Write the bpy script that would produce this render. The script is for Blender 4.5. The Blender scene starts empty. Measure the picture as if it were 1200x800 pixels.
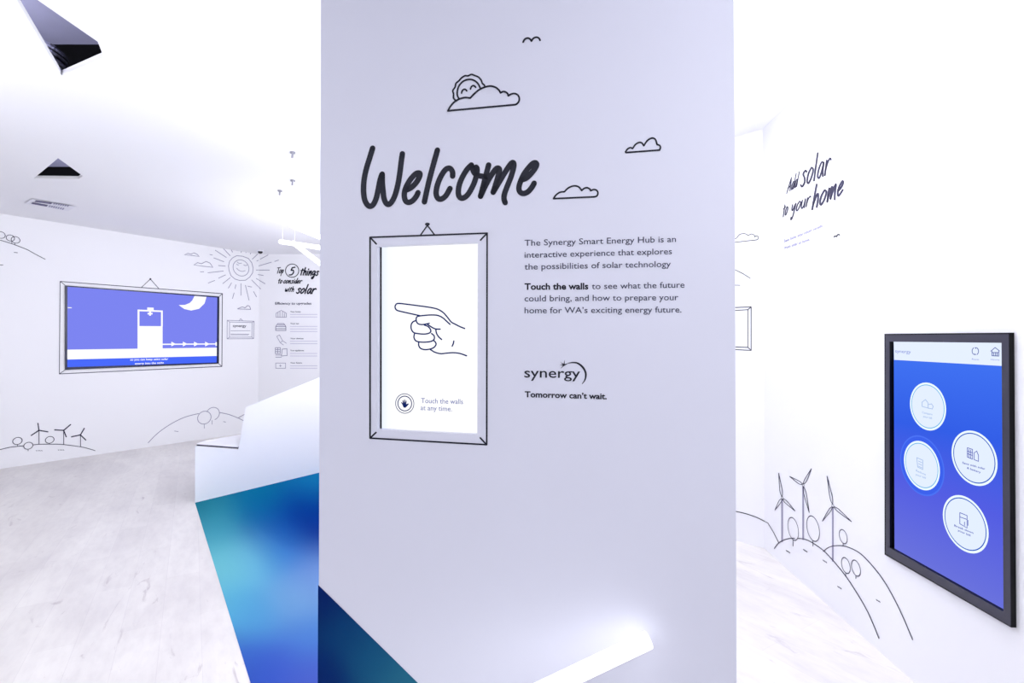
import bpy, bmesh, math, random
from mathutils import Vector, Matrix
from mathutils.geometry import tessellate_polygon
random.seed(4)
S = bpy.context.scene
COL = S.collection

# ---------------------------------------------------------------- camera, world, lights, exposure
CAM_H, PITCH, FPX = 1.5, math.radians(0.5), 600.0
cd = bpy.data.cameras.new('camera'); cd.lens = 18; cd.sensor_width = 36; cd.clip_start = 0.05
cam = bpy.data.objects.new('camera', cd); COL.objects.link(cam)
cam.location = (0, 0, CAM_H); cam.rotation_euler = (math.pi/2 + PITCH, 0, 0)
S.camera = cam
S.view_settings.view_transform = 'Standard'; S.view_settings.look = 'None'
S.view_settings.exposure = 0.08; S.view_settings.gamma = 1.0
S.view_settings.use_curve_mapping = False
w = bpy.data.worlds.new('world'); S.world = w; w.use_nodes = True
w.node_tree.nodes['Background'].inputs[0].default_value = (0.8, 0.82, 1, 1)
w.node_tree.nodes['Background'].inputs[1].default_value = 0.3
LC = (0.95, 0.955, 1.0)
def area(name, loc, target, sx, sy, power, color=LC):
    l = bpy.data.lights.new(name, 'AREA'); l.shape = 'RECTANGLE'; l.size = sx; l.size_y = sy
    l.energy = power; l.color = color
    o = bpy.data.objects.new(name, l); COL.objects.link(o); o.location = loc
    d = Vector(target) - Vector(loc)
    o.rotation_euler = d.to_track_quat('-Z', 'Y').to_euler()
    return o
# unseen area lights added to brighten each part of the room
area('light_middle_down', (-0.3, 3.6, 2.95), (-0.3, 3.6, 0), 1.6, 1.6, 18)
area('light_middle_up', (-0.5, 3.4, 2.25), (-0.9, 3.7, 3.1), 1.0, 1.0, 46)
area('light_left_up', (-3.4, 1.4, 1.9), (-4.6, 3.0, 3.1), 2.0, 0.8, 34)
area('light_left_wash', (-3.0, 0.6, 2.9), (-5.6, 7.0, 1.7), 1.4, 0.6, 18)
area('light_far', (-1.3, 6.2, 2.2), (-4.4, 8.0, 2.1), 1.2, 1.0, 25)
area('light_far_up', (-1.6, 6.3, 2.0), (-3.0, 6.6, 3.1), 0.9, 0.9, 21)
area('light_entrance', (-1.9, -1.4, 2.9), (-1.3, 0.4, 0), 2.6, 1.2, 47)
area('light_right', (1.0, -0.2, 2.95), (1.6, 1.4, 0.6), 0.9, 1.2, 22)
area('light_right_wash', (1.02, 2.1, 3.06), (1.8, 1.45, 0.7), 0.4, 0.4, 14)
area('light_aisle', (1.05, 2.9, 3.0), (1.4, 2.9, 0.0), 0.5, 1.4, 4)
area('light_aisle_up', (0.72, 2.5, 2.2), (1.2, 2.4, 3.1), 0.3, 0.6, 22)

# ---------------------------------------------------------------- pixel <-> world helpers
CA, SA = math.cos(PITCH), math.sin(PITCH)
def ray(px, py):
    x = (px-600)/FPX; y = (400-py)/FPX
    return Vector((x, CA - y*SA, SA + y*CA))
ORI = Vector((0, 0, CAM_H))
class Plane:
    def __init__(s, p0, n, u=None):
        s.p0 = Vector(p0); s.n = Vector(n).normalized()
        s.u = Vector(u).normalized() if u is not None else None
        s.v = s.n.cross(s.u) if u is not None else None
        if s.v is not None and s.v.z < 0: s.v = -s.v
    def hit(s, px, py, off=0.0):
        d = ray(px, py); p = s.p0 + s.n*off
        t = (p-ORI).dot(s.n)/d.dot(s.n)
        return ORI + d*t
def vplane(a, b):
    """vertical plane through ground points a, b with its normal towards the camera"""
    a = Vector((a[0], a[1], 0)); b = Vector((b[0], b[1], 0)); u = (b-a).normalized()
    n = Vector((u.y, -u.x, 0))
    if n.dot(ORI-a) < 0: n = -n
    return Plane((a.x, a.y, 0), n, (u.x, u.y, 0))
FLOOR = Plane((0,0,0), (0,0,1), (1,0,0))
CEIL_Z = 3.12
CEIL = Plane((0,0,CEIL_Z), (0,0,-1), (1,0,0))
def F(px, py): p = FLOOR.hit(px, py); return Vector((p.x, p.y))
def Zm(ox, oy, s, pts): return [(ox + x/s, oy + y/s) for x, y in pts]

# ---------------------------------------------------------------- materials
def srgb(r, g, b):
    f = lambda c: (c/255/12.92) if c/255 <= 0.04045 else ((c/255+0.055)/1.055)**2.4
    return (f(r), f(g), f(b), 1)
MATS = {}
def mat(name, rgb, rough=0.5, spec=0.4, metal=0.0, noise=0.0, nscale=6.0):
    if name in MATS: return MATS[name]
    m = bpy.data.materials.new(name); m.use_nodes = True
    nt = m.node_tree; b = nt.nodes['Principled BSDF']
    c = srgb(*rgb)
    b.inputs['Base Color'].default_value = c; b.inputs['Roughness'].default_value = rough
    b.inputs['Specular IOR Level'].default_value = spec; b.inputs['Metallic'].default_value = metal
    if noise > 0:
        tc = nt.nodes.new('ShaderNodeTexCoord'); nz = nt.nodes.new('ShaderNodeTexNoise')
        nz.inputs['Scale'].default_value = nscale; nz.inputs['Detail'].default_value = 4
        mx = nt.nodes.new('ShaderNodeMix'); mx.data_type = 'RGBA'
        nt.links.new(tc.outputs['Object'], nz.inputs['Vector']); nt.links.new(nz.outputs[0], mx.inputs[0])
        mx.inputs[6].default_value = c
        mx.inputs[7].default_value = tuple(v*(1-noise) for v in c[:3]) + (1,)
        nt.links.new(mx.outputs[2], b.inputs['Base Color'])
    MATS[name] = m; return m
def emi(name, rgb, k=1.0):
    if name in MATS: return MATS[name]
    m = bpy.data.materials.new(name); m.use_nodes = True; nt = m.node_tree
    nt.nodes.remove(nt.nodes['Principled BSDF'])
    e = nt.nodes.new('ShaderNodeEmission'); e.inputs[0].default_value = srgb(*rgb); e.inputs[1].default_value = k
    nt.links.new(e.outputs[0], nt.nodes['Material Output'].inputs[0]); MATS[name] = m; return m
def emi_ramp(name, axis, stops, k=1.0):
    """a lit screen whose picture shades from one colour to another along an object axis in metres"""
    m = bpy.data.materials.new(name); m.use_nodes = True; nt = m.node_tree
    nt.nodes.remove(nt.nodes['Principled BSDF'])
    e = nt.nodes.new('ShaderNodeEmission'); e.inputs[1].default_value = k
    tc = nt.nodes.new('ShaderNodeTexCoord'); sp = nt.nodes.new('ShaderNodeSeparateXYZ'); mr = nt.nodes.new('ShaderNodeMapRange')
    cr = nt.nodes.new('ShaderNodeValToRGB')
    nt.links.new(tc.outputs['Object'], sp.inputs[0]); nt.links.new(sp.outputs[axis], mr.inputs[0])
    mr.inputs[1].default_value = stops[0][0]; mr.inputs[2].default_value = stops[-1][0]
    rng = stops[-1][0]-stops[0][0]
    els = cr.color_ramp.elements
    for i, (p, c) in enumerate(stops):
        el = els[i] if i < 2 else els.new((p-stops[0][0])/rng)
        el.position = (p-stops[0][0])/rng; el.color = srgb(*c)
    nt.links.new(mr.outputs[0], cr.inputs[0]); nt.links.new(cr.outputs[0], e.inputs[0])
    nt.links.new(e.outputs[0], nt.nodes['Material Output'].inputs[0]); return m
WHITE = mat('white_wall_paint', (242, 242, 246), 0.55, 0.3, noise=0.02, nscale=1.3)
PANELM = mat('white_panel_laminate', (226, 228, 243), 0.45, 0.35, noise=0.03, nscale=1.1)
CEILM = mat('white_ceiling_paint', (246, 246, 250), 0.8, 0.2, noise=0.02, nscale=0.8)
INK = mat('black_vinyl_lettering', (24, 26, 42), 0.5, 0.3)
INK2 = mat('charcoal_vinyl_line', (58, 56, 76), 0.6, 0.2)
INKL = mat('grey_vinyl_line', (146, 144, 168), 0.6, 0.2)
TEXTM = mat('dark_grey_vinyl_lettering', (66, 68, 92), 0.6, 0.2)
FAINT = mat('pale_lavender_lettering', (128, 124, 172), 0.6, 0.2)
BLACKM = mat('black_plastic', (10, 10, 16), 0.35, 0.5)
BEZEL = mat('charcoal_bezel', (46, 45, 62), 0.4, 0.5)
def floor_material():
    m = bpy.data.materials.new('whitewashed_wood_vinyl'); m.use_nodes = True; nt = m.node_tree
    N = nt.nodes.new; L = nt.links.new; b = nt.nodes['Principled BSDF']
    tc = N('ShaderNodeTexCoord'); rt = N('ShaderNodeMapping'); rt.inputs['Rotation'].default_value = (0, 0, math.radians(-32))
    L(tc.outputs['Object'], rt.inputs[0]); mp = N('ShaderNodeMapping'); mp.inputs['Scale'].default_value = (1, 0.3, 1); L(rt.outputs[0], mp.inputs[0])
    pk = N('ShaderNodeMapping'); pk.inputs['Rotation'].default_value = (0, 0, math.pi/2); L(rt.outputs[0], pk.inputs[0])
    bk = N('ShaderNodeTexBrick'); L(pk.outputs[0], bk.inputs['Vector']); bk.inputs['Scale'].default_value = 1
    bk.inputs['Brick Width'].default_value = 1.25; bk.inputs['Row Height'].default_value = 0.18; bk.inputs['Mortar Size'].default_value = 0.0012
    bk.inputs['Color1'].default_value = (1, 1, 1, 1); bk.inputs['Color2'].default_value = (0.94, 0.935, 0.94, 1); bk.inputs['Mortar'].default_value = (0.88, 0.87, 0.89, 1)
    def nz(scale, det, rough=0.5, dist=0.0):
        n = N('ShaderNodeTexNoise'); n.inputs['Scale'].default_value = scale; n.inputs['Detail'].default_value = det
        n.inputs['Roughness'].default_value = rough; n.inputs['Distortion'].default_value = dist
        L(mp.outputs[0], n.inputs['Vector']); return n
    def ramp(src, a, c0, b_, c1):
        r = N('ShaderNodeValToRGB'); r.color_ramp.elements[0].position = a; r.color_ramp.elements[1].position = b_
        r.color_ramp.elements[0].color = c0; r.color_ramp.elements[1].color = c1; L(src, r.inputs[0]); return r
    base = ramp(nz(2.6, 5, 0.55, 0.4).outputs[0], 0.3, srgb(219, 215, 214), 0.7, srgb(240, 237, 233))
    grain = ramp(nz(26, 3, 0.6).outputs[0], 0.25, (0.93, 0.925, 0.93, 1), 0.6, (1, 1, 1, 1))
    knots = ramp(nz(7.5, 6, 0.65, 1.6).outputs[0], 0.27, (0.74, 0.71, 0.73, 1), 0.37, (1, 1, 1, 1))
    m1 = N('ShaderNodeMix'); m1.data_type = 'RGBA'; m1.blend_type = 'MULTIPLY'; m1.inputs[0].default_value = 1
    L(base.outputs[0], m1.inputs[6]); L(grain.outputs[0], m1.inputs[7])
    m2 = N('ShaderNodeMix'); m2.data_type = 'RGBA'; m2.blend_type = 'MULTIPLY'; m2.inputs[0].default_value = 1
    L(m1.outputs[2], m2.inputs[6]); L(knots.outputs[0], m2.inputs[7])
    m3 = N('ShaderNodeMix'); m3.data_type = 'RGBA'; m3.blend_type = 'MULTIPLY'; m3.inputs[0].default_value = 1
    L(m2.outputs[2], m3.inputs[6]); L(bk.outputs[0], m3.inputs[7]); L(m3.outputs[2], b.inputs['Base Color']); b.inputs['Roughness'].default_value = 0.42
    b.inputs['Specular IOR Level'].default_value = 0.4
    return m
def vcol_material(name, rough):
    m = bpy.data.materials.new(name); m.use_nodes = True; nt = m.node_tree; b = nt.nodes['Principled BSDF']
    a = nt.nodes.new('ShaderNodeVertexColor'); a.layer_name = 'print'
    nt.links.new(a.outputs[0], b.inputs['Base Color']); b.inputs['Roughness'].default_value = rough
    b.inputs['Specular IOR Level'].default_value = 0.0; return m

# ---------------------------------------------------------------- object helpers
def link(name, me, material, parent=None, origin=None):
    if origin is None:
        if len(me.vertices):
            cs = [v.co for v in me.vertices]
            origin = Vector([(min(c[i] for c in cs)+max(c[i] for c in cs))/2 for i in range(3)])
        else: origin = Vector((0,0,0))
    else: origin = Vector(origin)
    me.transform(Matrix.Translation(-origin))
    o = bpy.data.objects.new(name, me); COL.objects.link(o)
    if material is not None: me.materials.append(material)
    if parent is not None:
        o.parent = parent; o.location = origin - Vector(parent.get('_wl', parent.location))
        o['_wl'] = list(origin)
    else: o.location = origin; o['_wl'] = list(origin)
    return o
def pmesh(name, verts, faces, material, parent=None, origin=None):
    me = bpy.data.meshes.new(name); me.from_pydata([tuple(v) for v in verts], [], faces); me.update()
    return link(name, me, material, parent, origin)
def tag(o, label=None, cat=None, group=None, kind=None):
    if label: o['label'] = label
    if cat: o['category'] = cat
    if group: o['group'] = group
    if kind: o['kind'] = kind
    return o
def empty(name, loc):
    o = bpy.data.objects.new(name, None); COL.objects.link(o); o.location = loc; o['_wl'] = list(loc); o.empty_display_size = 0.1
    return o
def slab(name, plane, outer, holes, thick, material, parent=None):
    """solid sheet: outer / holes are world points on the plane, thickness goes away from the room"""
    loops = [outer] + holes
    flat = [p for l in loops for p in l]; n = len(flat)
    u = plane.u; v = plane.n.cross(u)
    tris = tessellate_polygon([[Vector(((p-plane.p0).dot(u), (p-plane.p0).dot(v), 0)) for p in l] for l in loops])
    bm = bmesh.new()
    fr = [bm.verts.new(p) for p in flat]; bk = [bm.verts.new(p - plane.n*thick) for p in flat]
    for a, b, c in tris:
        try: bm.faces.new((fr[a], fr[b], fr[c])); bm.faces.new((bk[c], bk[b], bk[a]))
        except ValueError: pass
    k = 0
    for l in loops:
        m = len(l)
        for i in range(m):
            j = (i+1) % m
            bm.faces.new((fr[k+i], bk[k+i], bk[k+j], fr[k+j]))
        k += m
    bmesh.ops.recalc_face_normals(bm, faces=bm.faces)
    me = bpy.data.meshes.new(name); bm.to_mesh(me); bm.free()
    return link(name, me, material, parent)
def wall(name, a, b, material, z0=0.0, z1=CEIL_Z, thick=0.1, holes=(), parent=None):
    pl = vplane(a, b)
    out = [Vector((a[0], a[1], z0)), Vector((b[0], b[1], z0)), Vector((b[0], b[1], z1)), Vector((a[0], a[1], z1))]
    o = slab(name, pl, out, list(holes), thick, material, parent); tag(o, kind='structure')
    return o, pl
def qbox(name, plane, quad, n0, n1, material, parent=None, bevel=0.0):
    """box whose face is a pixel quad on the plane, between offsets n0 < n1 from it"""
    f = [plane.hit(x, y, n1) for x, y in quad]; b = [p - plane.n*(n1-n0) for p in f]
    return solid(name, f, b, material, parent, bevel)
def solid(name, f, b, material, parent=None, bevel=0.0):
    bm = bmesh.new(); n = len(f)
    fv = [bm.verts.new(p) for p in f]; bv = [bm.verts.new(p) for p in b]
    bm.faces.new(fv); bm.faces.new(bv[::-1])
    for i in range(n): bm.faces.new((fv[i], bv[i], bv[(i+1)%n], fv[(i+1)%n]))
    bmesh.ops.recalc_face_normals(bm, faces=bm.faces)
    if bevel: bmesh.ops.bevel(bm, geom=list(bm.edges), offset=bevel, segments=2, affect='EDGES', clamp_overlap=True)
    me = bpy.data.meshes.new(name); bm.to_mesh(me); bm.free()
    return link(name, me, material, parent)
def qring(name, outer, inner, depth_n, n, material, parent=None):
    """solid frame between two 3D loops lying in one plane; n = normal, depth_n = thickness backwards"""
    bm = bmesh.new(); m = len(outer)
    o = [bm.verts.new(p) for p in outer]; i_ = [bm.verts.new(p) for p in inner]
    ob = [bm.verts.new(p - n*depth_n) for p in outer]; ib = [bm.verts.new(p - n*depth_n) for p in inner]
    for k in range(m):
        j = (k+1) % m
        for q in ((o[k], o[j], i_[j], i_[k]), (ob[k], ob[j], ib[j], ib[k]), (o[k], o[j], ob[j], ob[k]), (i_[k], i_[j], ib[j], ib[k])):
            bm.faces.new(q)
    bmesh.ops.recalc_face_normals(bm, faces=bm.faces)
    me = bpy.data.meshes.new(name); bm.to_mesh(me); bm.free()
    return link(name, me, material, parent)
def tube(name, p, q, r, material, parent=None, seg=14, cap=0.0):
    p = Vector(p); q = Vector(q); d = (q-p).normalized()
    a = d.orthogonal().normalized(); b = d.cross(a)
    vs = []; fs = []
    rings = [(p, r), (q, r)] if not cap else [(p, r*.8), (p+d*cap, r), (q-d*cap, r), (q, r*.8)]
    for c, rr in rings:
        for k in range(seg):
            t = 2*math.pi*k/seg; vs.append(c + a*math.cos(t)*rr + b*math.sin(t)*rr)
    for s_ in range(len(rings)-1):
        for k in range(seg):
            j = (k+1) % seg; fs.append((s_*seg+k, s_*seg+j, (s_+1)*seg+j, (s_+1)*seg+k))
    fs.append(tuple(range(seg))[::-1]); fs.append(tuple((len(rings)-1)*seg+k for k in range(seg)))
    return pmesh(name, vs, fs, material, parent)

# ---------------------------------------------------------------- flat drawing on a wall (vinyl lines cut from film)
def smooth(pts, closed=False, n=6):
    if len(pts) < 3: return list(pts)
    out = []; m = len(pts)
    rng = range(m if closed else m-1)
    for i in rng:
        p0 = pts[(i-1) % m] if (closed or i > 0) else pts[0]
        p1 = pts[i]; p2 = pts[(i+1) % m]
        p3 = pts[(i+2) % m] if (closed or i+2 < m) else pts[-1]
        for k in range(n):
            t = k/n
            out.append(tuple(0.5*((2*p1[c]) + (-p0[c]+p2[c])*t + (2*p0[c]-5*p1[c]+4*p2[c]-p3[c])*t*t + (-p0[c]+3*p1[c]-3*p2[c]+p3[c])*t**3) for c in (0, 1)))
    if not closed: out.append(tuple(pts[-1]))
    return out
class Art:
    """collects strokes and fills given in photograph pixels and lays them on a wall plane as thin film"""
    def __init__(s, plane, off=0.0012): s.pl = plane; s.off = off; s.V = []; s.F = []
    def _add(s, pts, faces):
        k = len(s.V); s.V += [s.pl.hit(x, y, s.off) for x, y in pts]
        s.F += [tuple(i+k for i in f) for f in faces]
    def poly(s, pts):
        tr = tessellate_polygon([[Vector((x, y, 0)) for x, y in pts]])
        s._add(pts, tr); return s
    def disc(s, x, y, r, ry=None, n=16):
        ry = ry or r
        s._add([(x+r*math.cos(2*math.pi*k/n), y+ry*math.sin(2*math.pi*k/n)) for k in range(n)], [tuple(range(n))]); return s
    def stroke(s, pts, w, closed=False, sm=False, taper=None):
        if sm: pts = smooth(pts, closed)
        q = [pts[0]]
        for p in pts[1:]:
            if math.hypot(p[0]-q[-1][0], p[1]-q[-1][1]) > 1e-3: q.append(p)
        pts = q; m = len(pts)
        if m < 2: return s
        V = []; Fc = []
        for i, p in enumerate(pts):
            a = pts[i-1] if (i > 0 or closed) else p; b = pts[(i+1) % m] if (i < m-1 or closed) else p
            d1 = Vector((p[0]-a[0], p[1]-a[1])); d2 = Vector((b[0]-p[0], b[1]-p[1]))
            if d1.length < 1e-6: d1 = d2
            if d2.length < 1e-6: d2 = d1
            d1.normalize(); d2.normalize(); t = d1+d2
            if t.length < 0.2: t = d1
            t.normalize(); c = max(0.6, t.dot(d1))
            h = w/2/c
            if taper: h *= taper(i/(m-1))
            V += [(p[0]-t.y*h, p[1]+t.x*h), (p[0]+t.y*h, p[1]-t.x*h)]
        for i in range(m if closed else m-1):
            j = (i+1) % m; Fc.append((2*i, 2*j, 2*j+1, 2*i+1))
        s._add(V, Fc)
        if not closed and not taper:
            for p in (pts[0], pts[-1]): s.disc(p[0], p[1], w/2, n=10)
        return s
    def circle(s, px, py, ry, w, a0=0, a1=360, fill=False, n=48, off=0.0):
        """a true circle on the wall round the point seen at (px,py); ry = vertical radius in pixels there"""
        c = s.pl.hit(px, py, s.off+off); depth = (c-ORI).dot(Vector((0, CA, SA)))
        R = ry*depth/FPX; h = w*depth/FPX/2; u = s.pl.u; v = Vector((0,0,1))
        k0 = len(s.V)
        if fill:
            for k in range(n):
                t = 2*math.pi*k/n; s.V.append(c + u*R*math.cos(t) + v*R*math.sin(t))
            s.F.append(tuple(range(k0, k0+n))); return s
        full = (a1-a0) >= 360; m = n if full else n+1
        for k in range(m):
            t = math.radians(a0 + (a1-a0)*k/n); d = u*math.cos(t) + v*math.sin(t)
            s.V += [c + d*(R-h), c + d*(R+h)]
        for k in range(n):
            j = (k+1) % m if full else k+1
            s.F.append((k0+2*k, k0+2*k+1, k0+2*j+1, k0+2*j))
        return s
    def cloud(s, lumps, w):
        for l in lumps: s.stroke(l, w, sm=len(l) > 2)
        return s
    def text(s, body, a, b, cap, weight=0.0, align=None, slant=0.0, shape=1.0):
        """typeset line from baseline pixel a to baseline pixel b, cap height in pixels"""
        cu = bpy.data.curves.new('t', 'FONT'); cu.body = body; cu.size = 1; cu.offset = weight; cu.resolution_u = 3
        o = bpy.data.objects.new('t', cu); COL.objects.link(o)
        dg = bpy.context.evaluated_depsgraph_get(); me = bpy.data.meshes.new_from_object(o.evaluated_get(dg))
        bpy.data.objects.remove(o); bpy.data.curves.remove(cu)
        xs = [v.co.x for v in me.vertices]; x0, x1 = min(xs), max(xs)
        sy = cap/0.72; dx = (b[0]-a[0]); dy = (b[1]-a[1])
        pts = []
        for v in me.vertices:
            t = (v.co.x-x0)/(x1-x0); pts.append((a[0]+dx*t + slant*v.co.y*sy, a[1]+dy*t - v.co.y*sy))
        s._add(pts, [tuple(p.vertices) for p in me.polygons]); bpy.data.meshes.remove(me); return s
    def hand(s, word, a, b, xh, w, slant=0.25):
        """brush-written word between two baseline pixels, x-height in pixels"""
        adv = [GL[c][0] for c in word]; tot = sum(adv)
        dx, dy = (b[0]-a[0])/tot, (b[1]-a[1])/tot; x = 0
        for c, ad in zip(word, adv):
            for st in GL[c][1]:
                pts = [(a[0]+dx*(x+p[0]) + slant*p[1]*xh, a[1]+dy*(x+p[0]) - p[1]*xh) for p in st]
                s.stroke(pts, w, sm=len(pts) > 2)
            x += ad
        return s
    def done(s, name, material, parent, label=None):
        o = pmesh(name, s.V, s.F, material, parent)
        if label: o['label'] = label
        return o
GL = {  # brush letters: advance, strokes in units of the x-height
 'A': (1.0, [[(.0,-.05),(.3,.8),(.6,1.6)],[(.6,1.6),(.68,.8),(.75,0)],[(.1,.5),(.8,.65)]]),
 'T': (.8, [[(.35,-.05),(.45,.8),(.5,1.5)],[(.05,1.45),(.5,1.5),(.95,1.6)]]),
 'a': (.75, [[(.6,.9),(.35,.98),(.1,.6),(.05,.15),(.25,.02),(.45,.4),(.6,.9)],[(.6,.9),(.55,.4),(.62,.0)]]),
 'c': (.65, [[(.58,.75),(.45,.98),(.15,.7),(.05,.25),(.2,.02),(.5,.3)]]),
 'd': (.75, [[(.55,.8),(.3,.9),(.08,.5),(.1,.08),(.3,.08),(.55,.7)],[(.68,1.7),(.58,.8),(.55,0)]]),
 'e': (.68, [[(.12,.42),(.4,.6),(.52,.88),(.38,.98),(.12,.65),(.05,.25),(.2,.02),(.55,.32)]]),
 'g': (.75, [[(.6,.9),(.3,.98),(.08,.6),(.12,.15),(.35,.2),(.6,.85)],[(.6,.9),(.55,.1),(.4,-.6),(.15,-.75),(.1,-.5),(.5,-.15)]]),
 'h': (.75, [[(.25,1.7),(.15,.9),(.05,0)],[(.08,.3),(.3,.8),(.5,.95),(.55,.6),(.5,0)]]),
 'i': (.35, [[(.15,.95),(.12,.5),(.1,0)],[(.2,1.3),(.21,1.38)]]),
 'l': (.4, [[(.25,1.75),(.15,.9),(.08,0)]]),
 'm': (1.05, [[(.15,.95),(.08,0)],[(.08,.1),(.3,.75),(.45,.95),(.45,.5),(.4,.1)],[(.42,.2),(.65,.8),(.82,.98),(.8,.4),(.85,-.1)]]),
 'n': (.72, [[(.15,.95),(.08,0)],[(.08,.1),(.3,.75),(.5,.95),(.5,.4),(.55,-.05)]]),
 'o': (.72, [[(.4,.98),(.12,.65),(.05,.2),(.22,.02),(.5,.35),(.6,.8),(.4,.98)]]),
 'p': (.72, [[(.15,.95),(.08,0),(.0,-.7)],[(.08,.3),(.3,.85),(.52,.9),(.5,.4),(.25,.08)]]),
 'r': (.6, [[(.15,.95),(.08,0)],[(.08,.25),(.25,.75),(.5,.98),(.62,.85)]]),
 's': (.65, [[(.55,.85),(.4,.98),(.2,.8),(.38,.5),(.42,.2),(.2,.0),(.02,.15)]]),
 't': (.55, [[(.3,1.4),(.18,.6),(.15,0)],[(.0,.98),(.25,1.02),(.5,1.12)]]),
 'u': (.72, [[(.1,.95),(.05,.3),(.2,.02),(.42,.3),(.55,.95)],[(.55,.95),(.52,.0)]]),
 'w': (.95, [[(.1,.95),(.05,.2),(.2,.02),(.4,.7)],[(.4,.7),(.42,.1),(.6,.05),(.8,.95)]]),
 'y': (.72, [[(.1,.95),(.06,.5),(.2,.3),(.5,.85)],[(.58,.95),(.45,.1),(.25,-.6),(.08,-.65),(.1,-.4)]]),
 '5': (.8, [[(.7,1.6),(.25,1.5)],[(.25,1.5),(.15,.95)],[(.15,.95),(.5,.95),(.62,.5),(.4,.05),(.0,.0)]]),
}

# ---------------------------------------------------------------- the room shell
LA, LB = F(0, 549.2), F(225, 516.4)                       # foot of the left wall
ldir = (LB-LA).normalized()
LPL = vplane(LA, LB)
corner_l = LPL.hit(303, 405); corner_l = Vector((corner_l.x, corner_l.y))
left_near = LA - ldir*((LA.y + 3.2)/ldir.y)
BPL = vplane(corner_l, corner_l + Vector((1, -0.01)))
back_r = corner_l + Vector((4.9, -0.049))
RC, RN = F(896, 642.5), F(1071.7, 799.3)                  # right wall
rdir = (RN-RC).normalized()
RPL = vplane(RC, RN); right_near = RC + rdir*((RC.y+3.2)/-rdir.y)
E0 = F(863.3, 633.5); edir = (E0-RC).normalized(); end_far = RC + edir*2.3
EPL = vplane(end_far, RC)
PDIR = Vector((-2930, 600)).normalized()                  # centre panel
pc = Vector(((503-600)/FPX*1.94, 1.94))
PPL = vplane(pc, pc + PDIR)
pL = PPL.hit(374.6, 405); pR = PPL.hit(861.7, 405)

wall_left, _ = wall('wall_left', left_near, corner_l, WHITE)
wall_back, _ = wall('wall_back', corner_l, back_r, WHITE)
wall_end, _ = wall('wall_end', end_far, RC, WHITE)
wall_inner, _ = wall('wall_inner', end_far, back_r, WHITE)
wall_right, _ = wall('wall_right', RC, right_near, WHITE)
wall_rear, _ = wall('wall_rear', left_near, right_near, WHITE)

HOLE = [(442.6, 288.6), (560, 284.2), (559.3, 508.6), (442.6, 503)]
hole3 = [PPL.hit(x, y) for x, y in HOLE]
wall_front, _ = wall('wall_front', (pL.x, pL.y), (pR.x, pR.y), PANELM, thick=0.12, holes=[hole3])

xs = [left_near.x-.2, right_near.x+.3]
FL = [Vector((left_near.x-.2, -3.3, 0)), Vector((2.2, -3.3, 0)), Vector((2.2, 9.2, 0)), Vector((left_near.x-.2, 9.2, 0))]
floor = slab('floor', FLOOR, FL, [], 0.1, floor_material()); tag(floor, kind='structure')
H1 = [(2, -29), (72, 88.4), (121.6, 66.7), (114.5, 48.8)]
H2 = [(68, 185.3), (39.3, 209.2), (92, 209.8), (97, 206)]
ch = [[CEIL.hit(x, y) for x, y in h] for h in (H1, H2)]
up = Vector((0, 0, CEIL_Z))
ceiling = slab('ceiling', CEIL, [p+up for p in FL], ch, 0.03, CEILM); tag(ceiling, kind='structure')

# the void above the two triangular ceiling cut-outs: pale slab over dark hangings
SOFF = mat('pale_concrete_soffit', (170, 170, 200), 0.7, 0.3, noise=0.35, nscale=1.5)
VOID = mat('black_void_lining', (4, 4, 7), 0.9, 0.1)
DUCT = mat('silver_flexible_duct', (150, 150, 165), 0.35, 0.5, metal=0.8)
def void(y0, y1, x0, x1, ztop):
    z0 = CEIL_Z + 0.031
    pts = [Vector((x0, y0, ztop)), Vector((x1, y0, ztop)), Vector((x1, y1, ztop)), Vector((x0, y1, ztop))]
    s = pmesh('void_soffit', pts, [(0, 1, 2, 3)], SOFF, ceiling)
    V = [Vector((x, y, z)) for z in (z0, ztop+.02) for x, y in ((x0, y0), (x1, y0), (x1, y1), (x0, y1))]
    pmesh('void_lining', V, [(0,1,5,4),(1,2,6,5),(2,3,7,6),(3,0,4,7)], VOID, ceiling)
void(1.2, 4.09, -5.2, -0.6, 3.92)
void(4.3, 6.9, -6.6, -2.8, 3.92)
def ptlight(name, loc, e, r=0.15):
    l = bpy.data.lights.new(name, 'POINT'); l.energy = e; l.shadow_soft_size = r; l.color = LC
    o = bpy.data.objects.new(name, l); COL.objects.link(o); o.location = loc
area('light_void_near', (-3.9, 2.7, 3.3), (-3.5, 3.2, 3.92), 0.3, 0.3, 24)  # unseen lights added inside the void to brighten its soffit
area('light_void_far', (-5.9, 5.3, 3.3), (-5.9, 6.2, 3.92), 0.3, 0.3, 30)
for k in range(7):                                          # crumpled rings of a flexible duct seen in the near cut-out
    a = Vector((-3.27 + 0.012*(k % 3), 3.62, 3.44 + .026*k))
    tube('duct_rib', a, a + Vector((0.006, 0.004, .015)), 0.085 - .006*(k % 2), DUCT, ceiling, seg=18)

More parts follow.
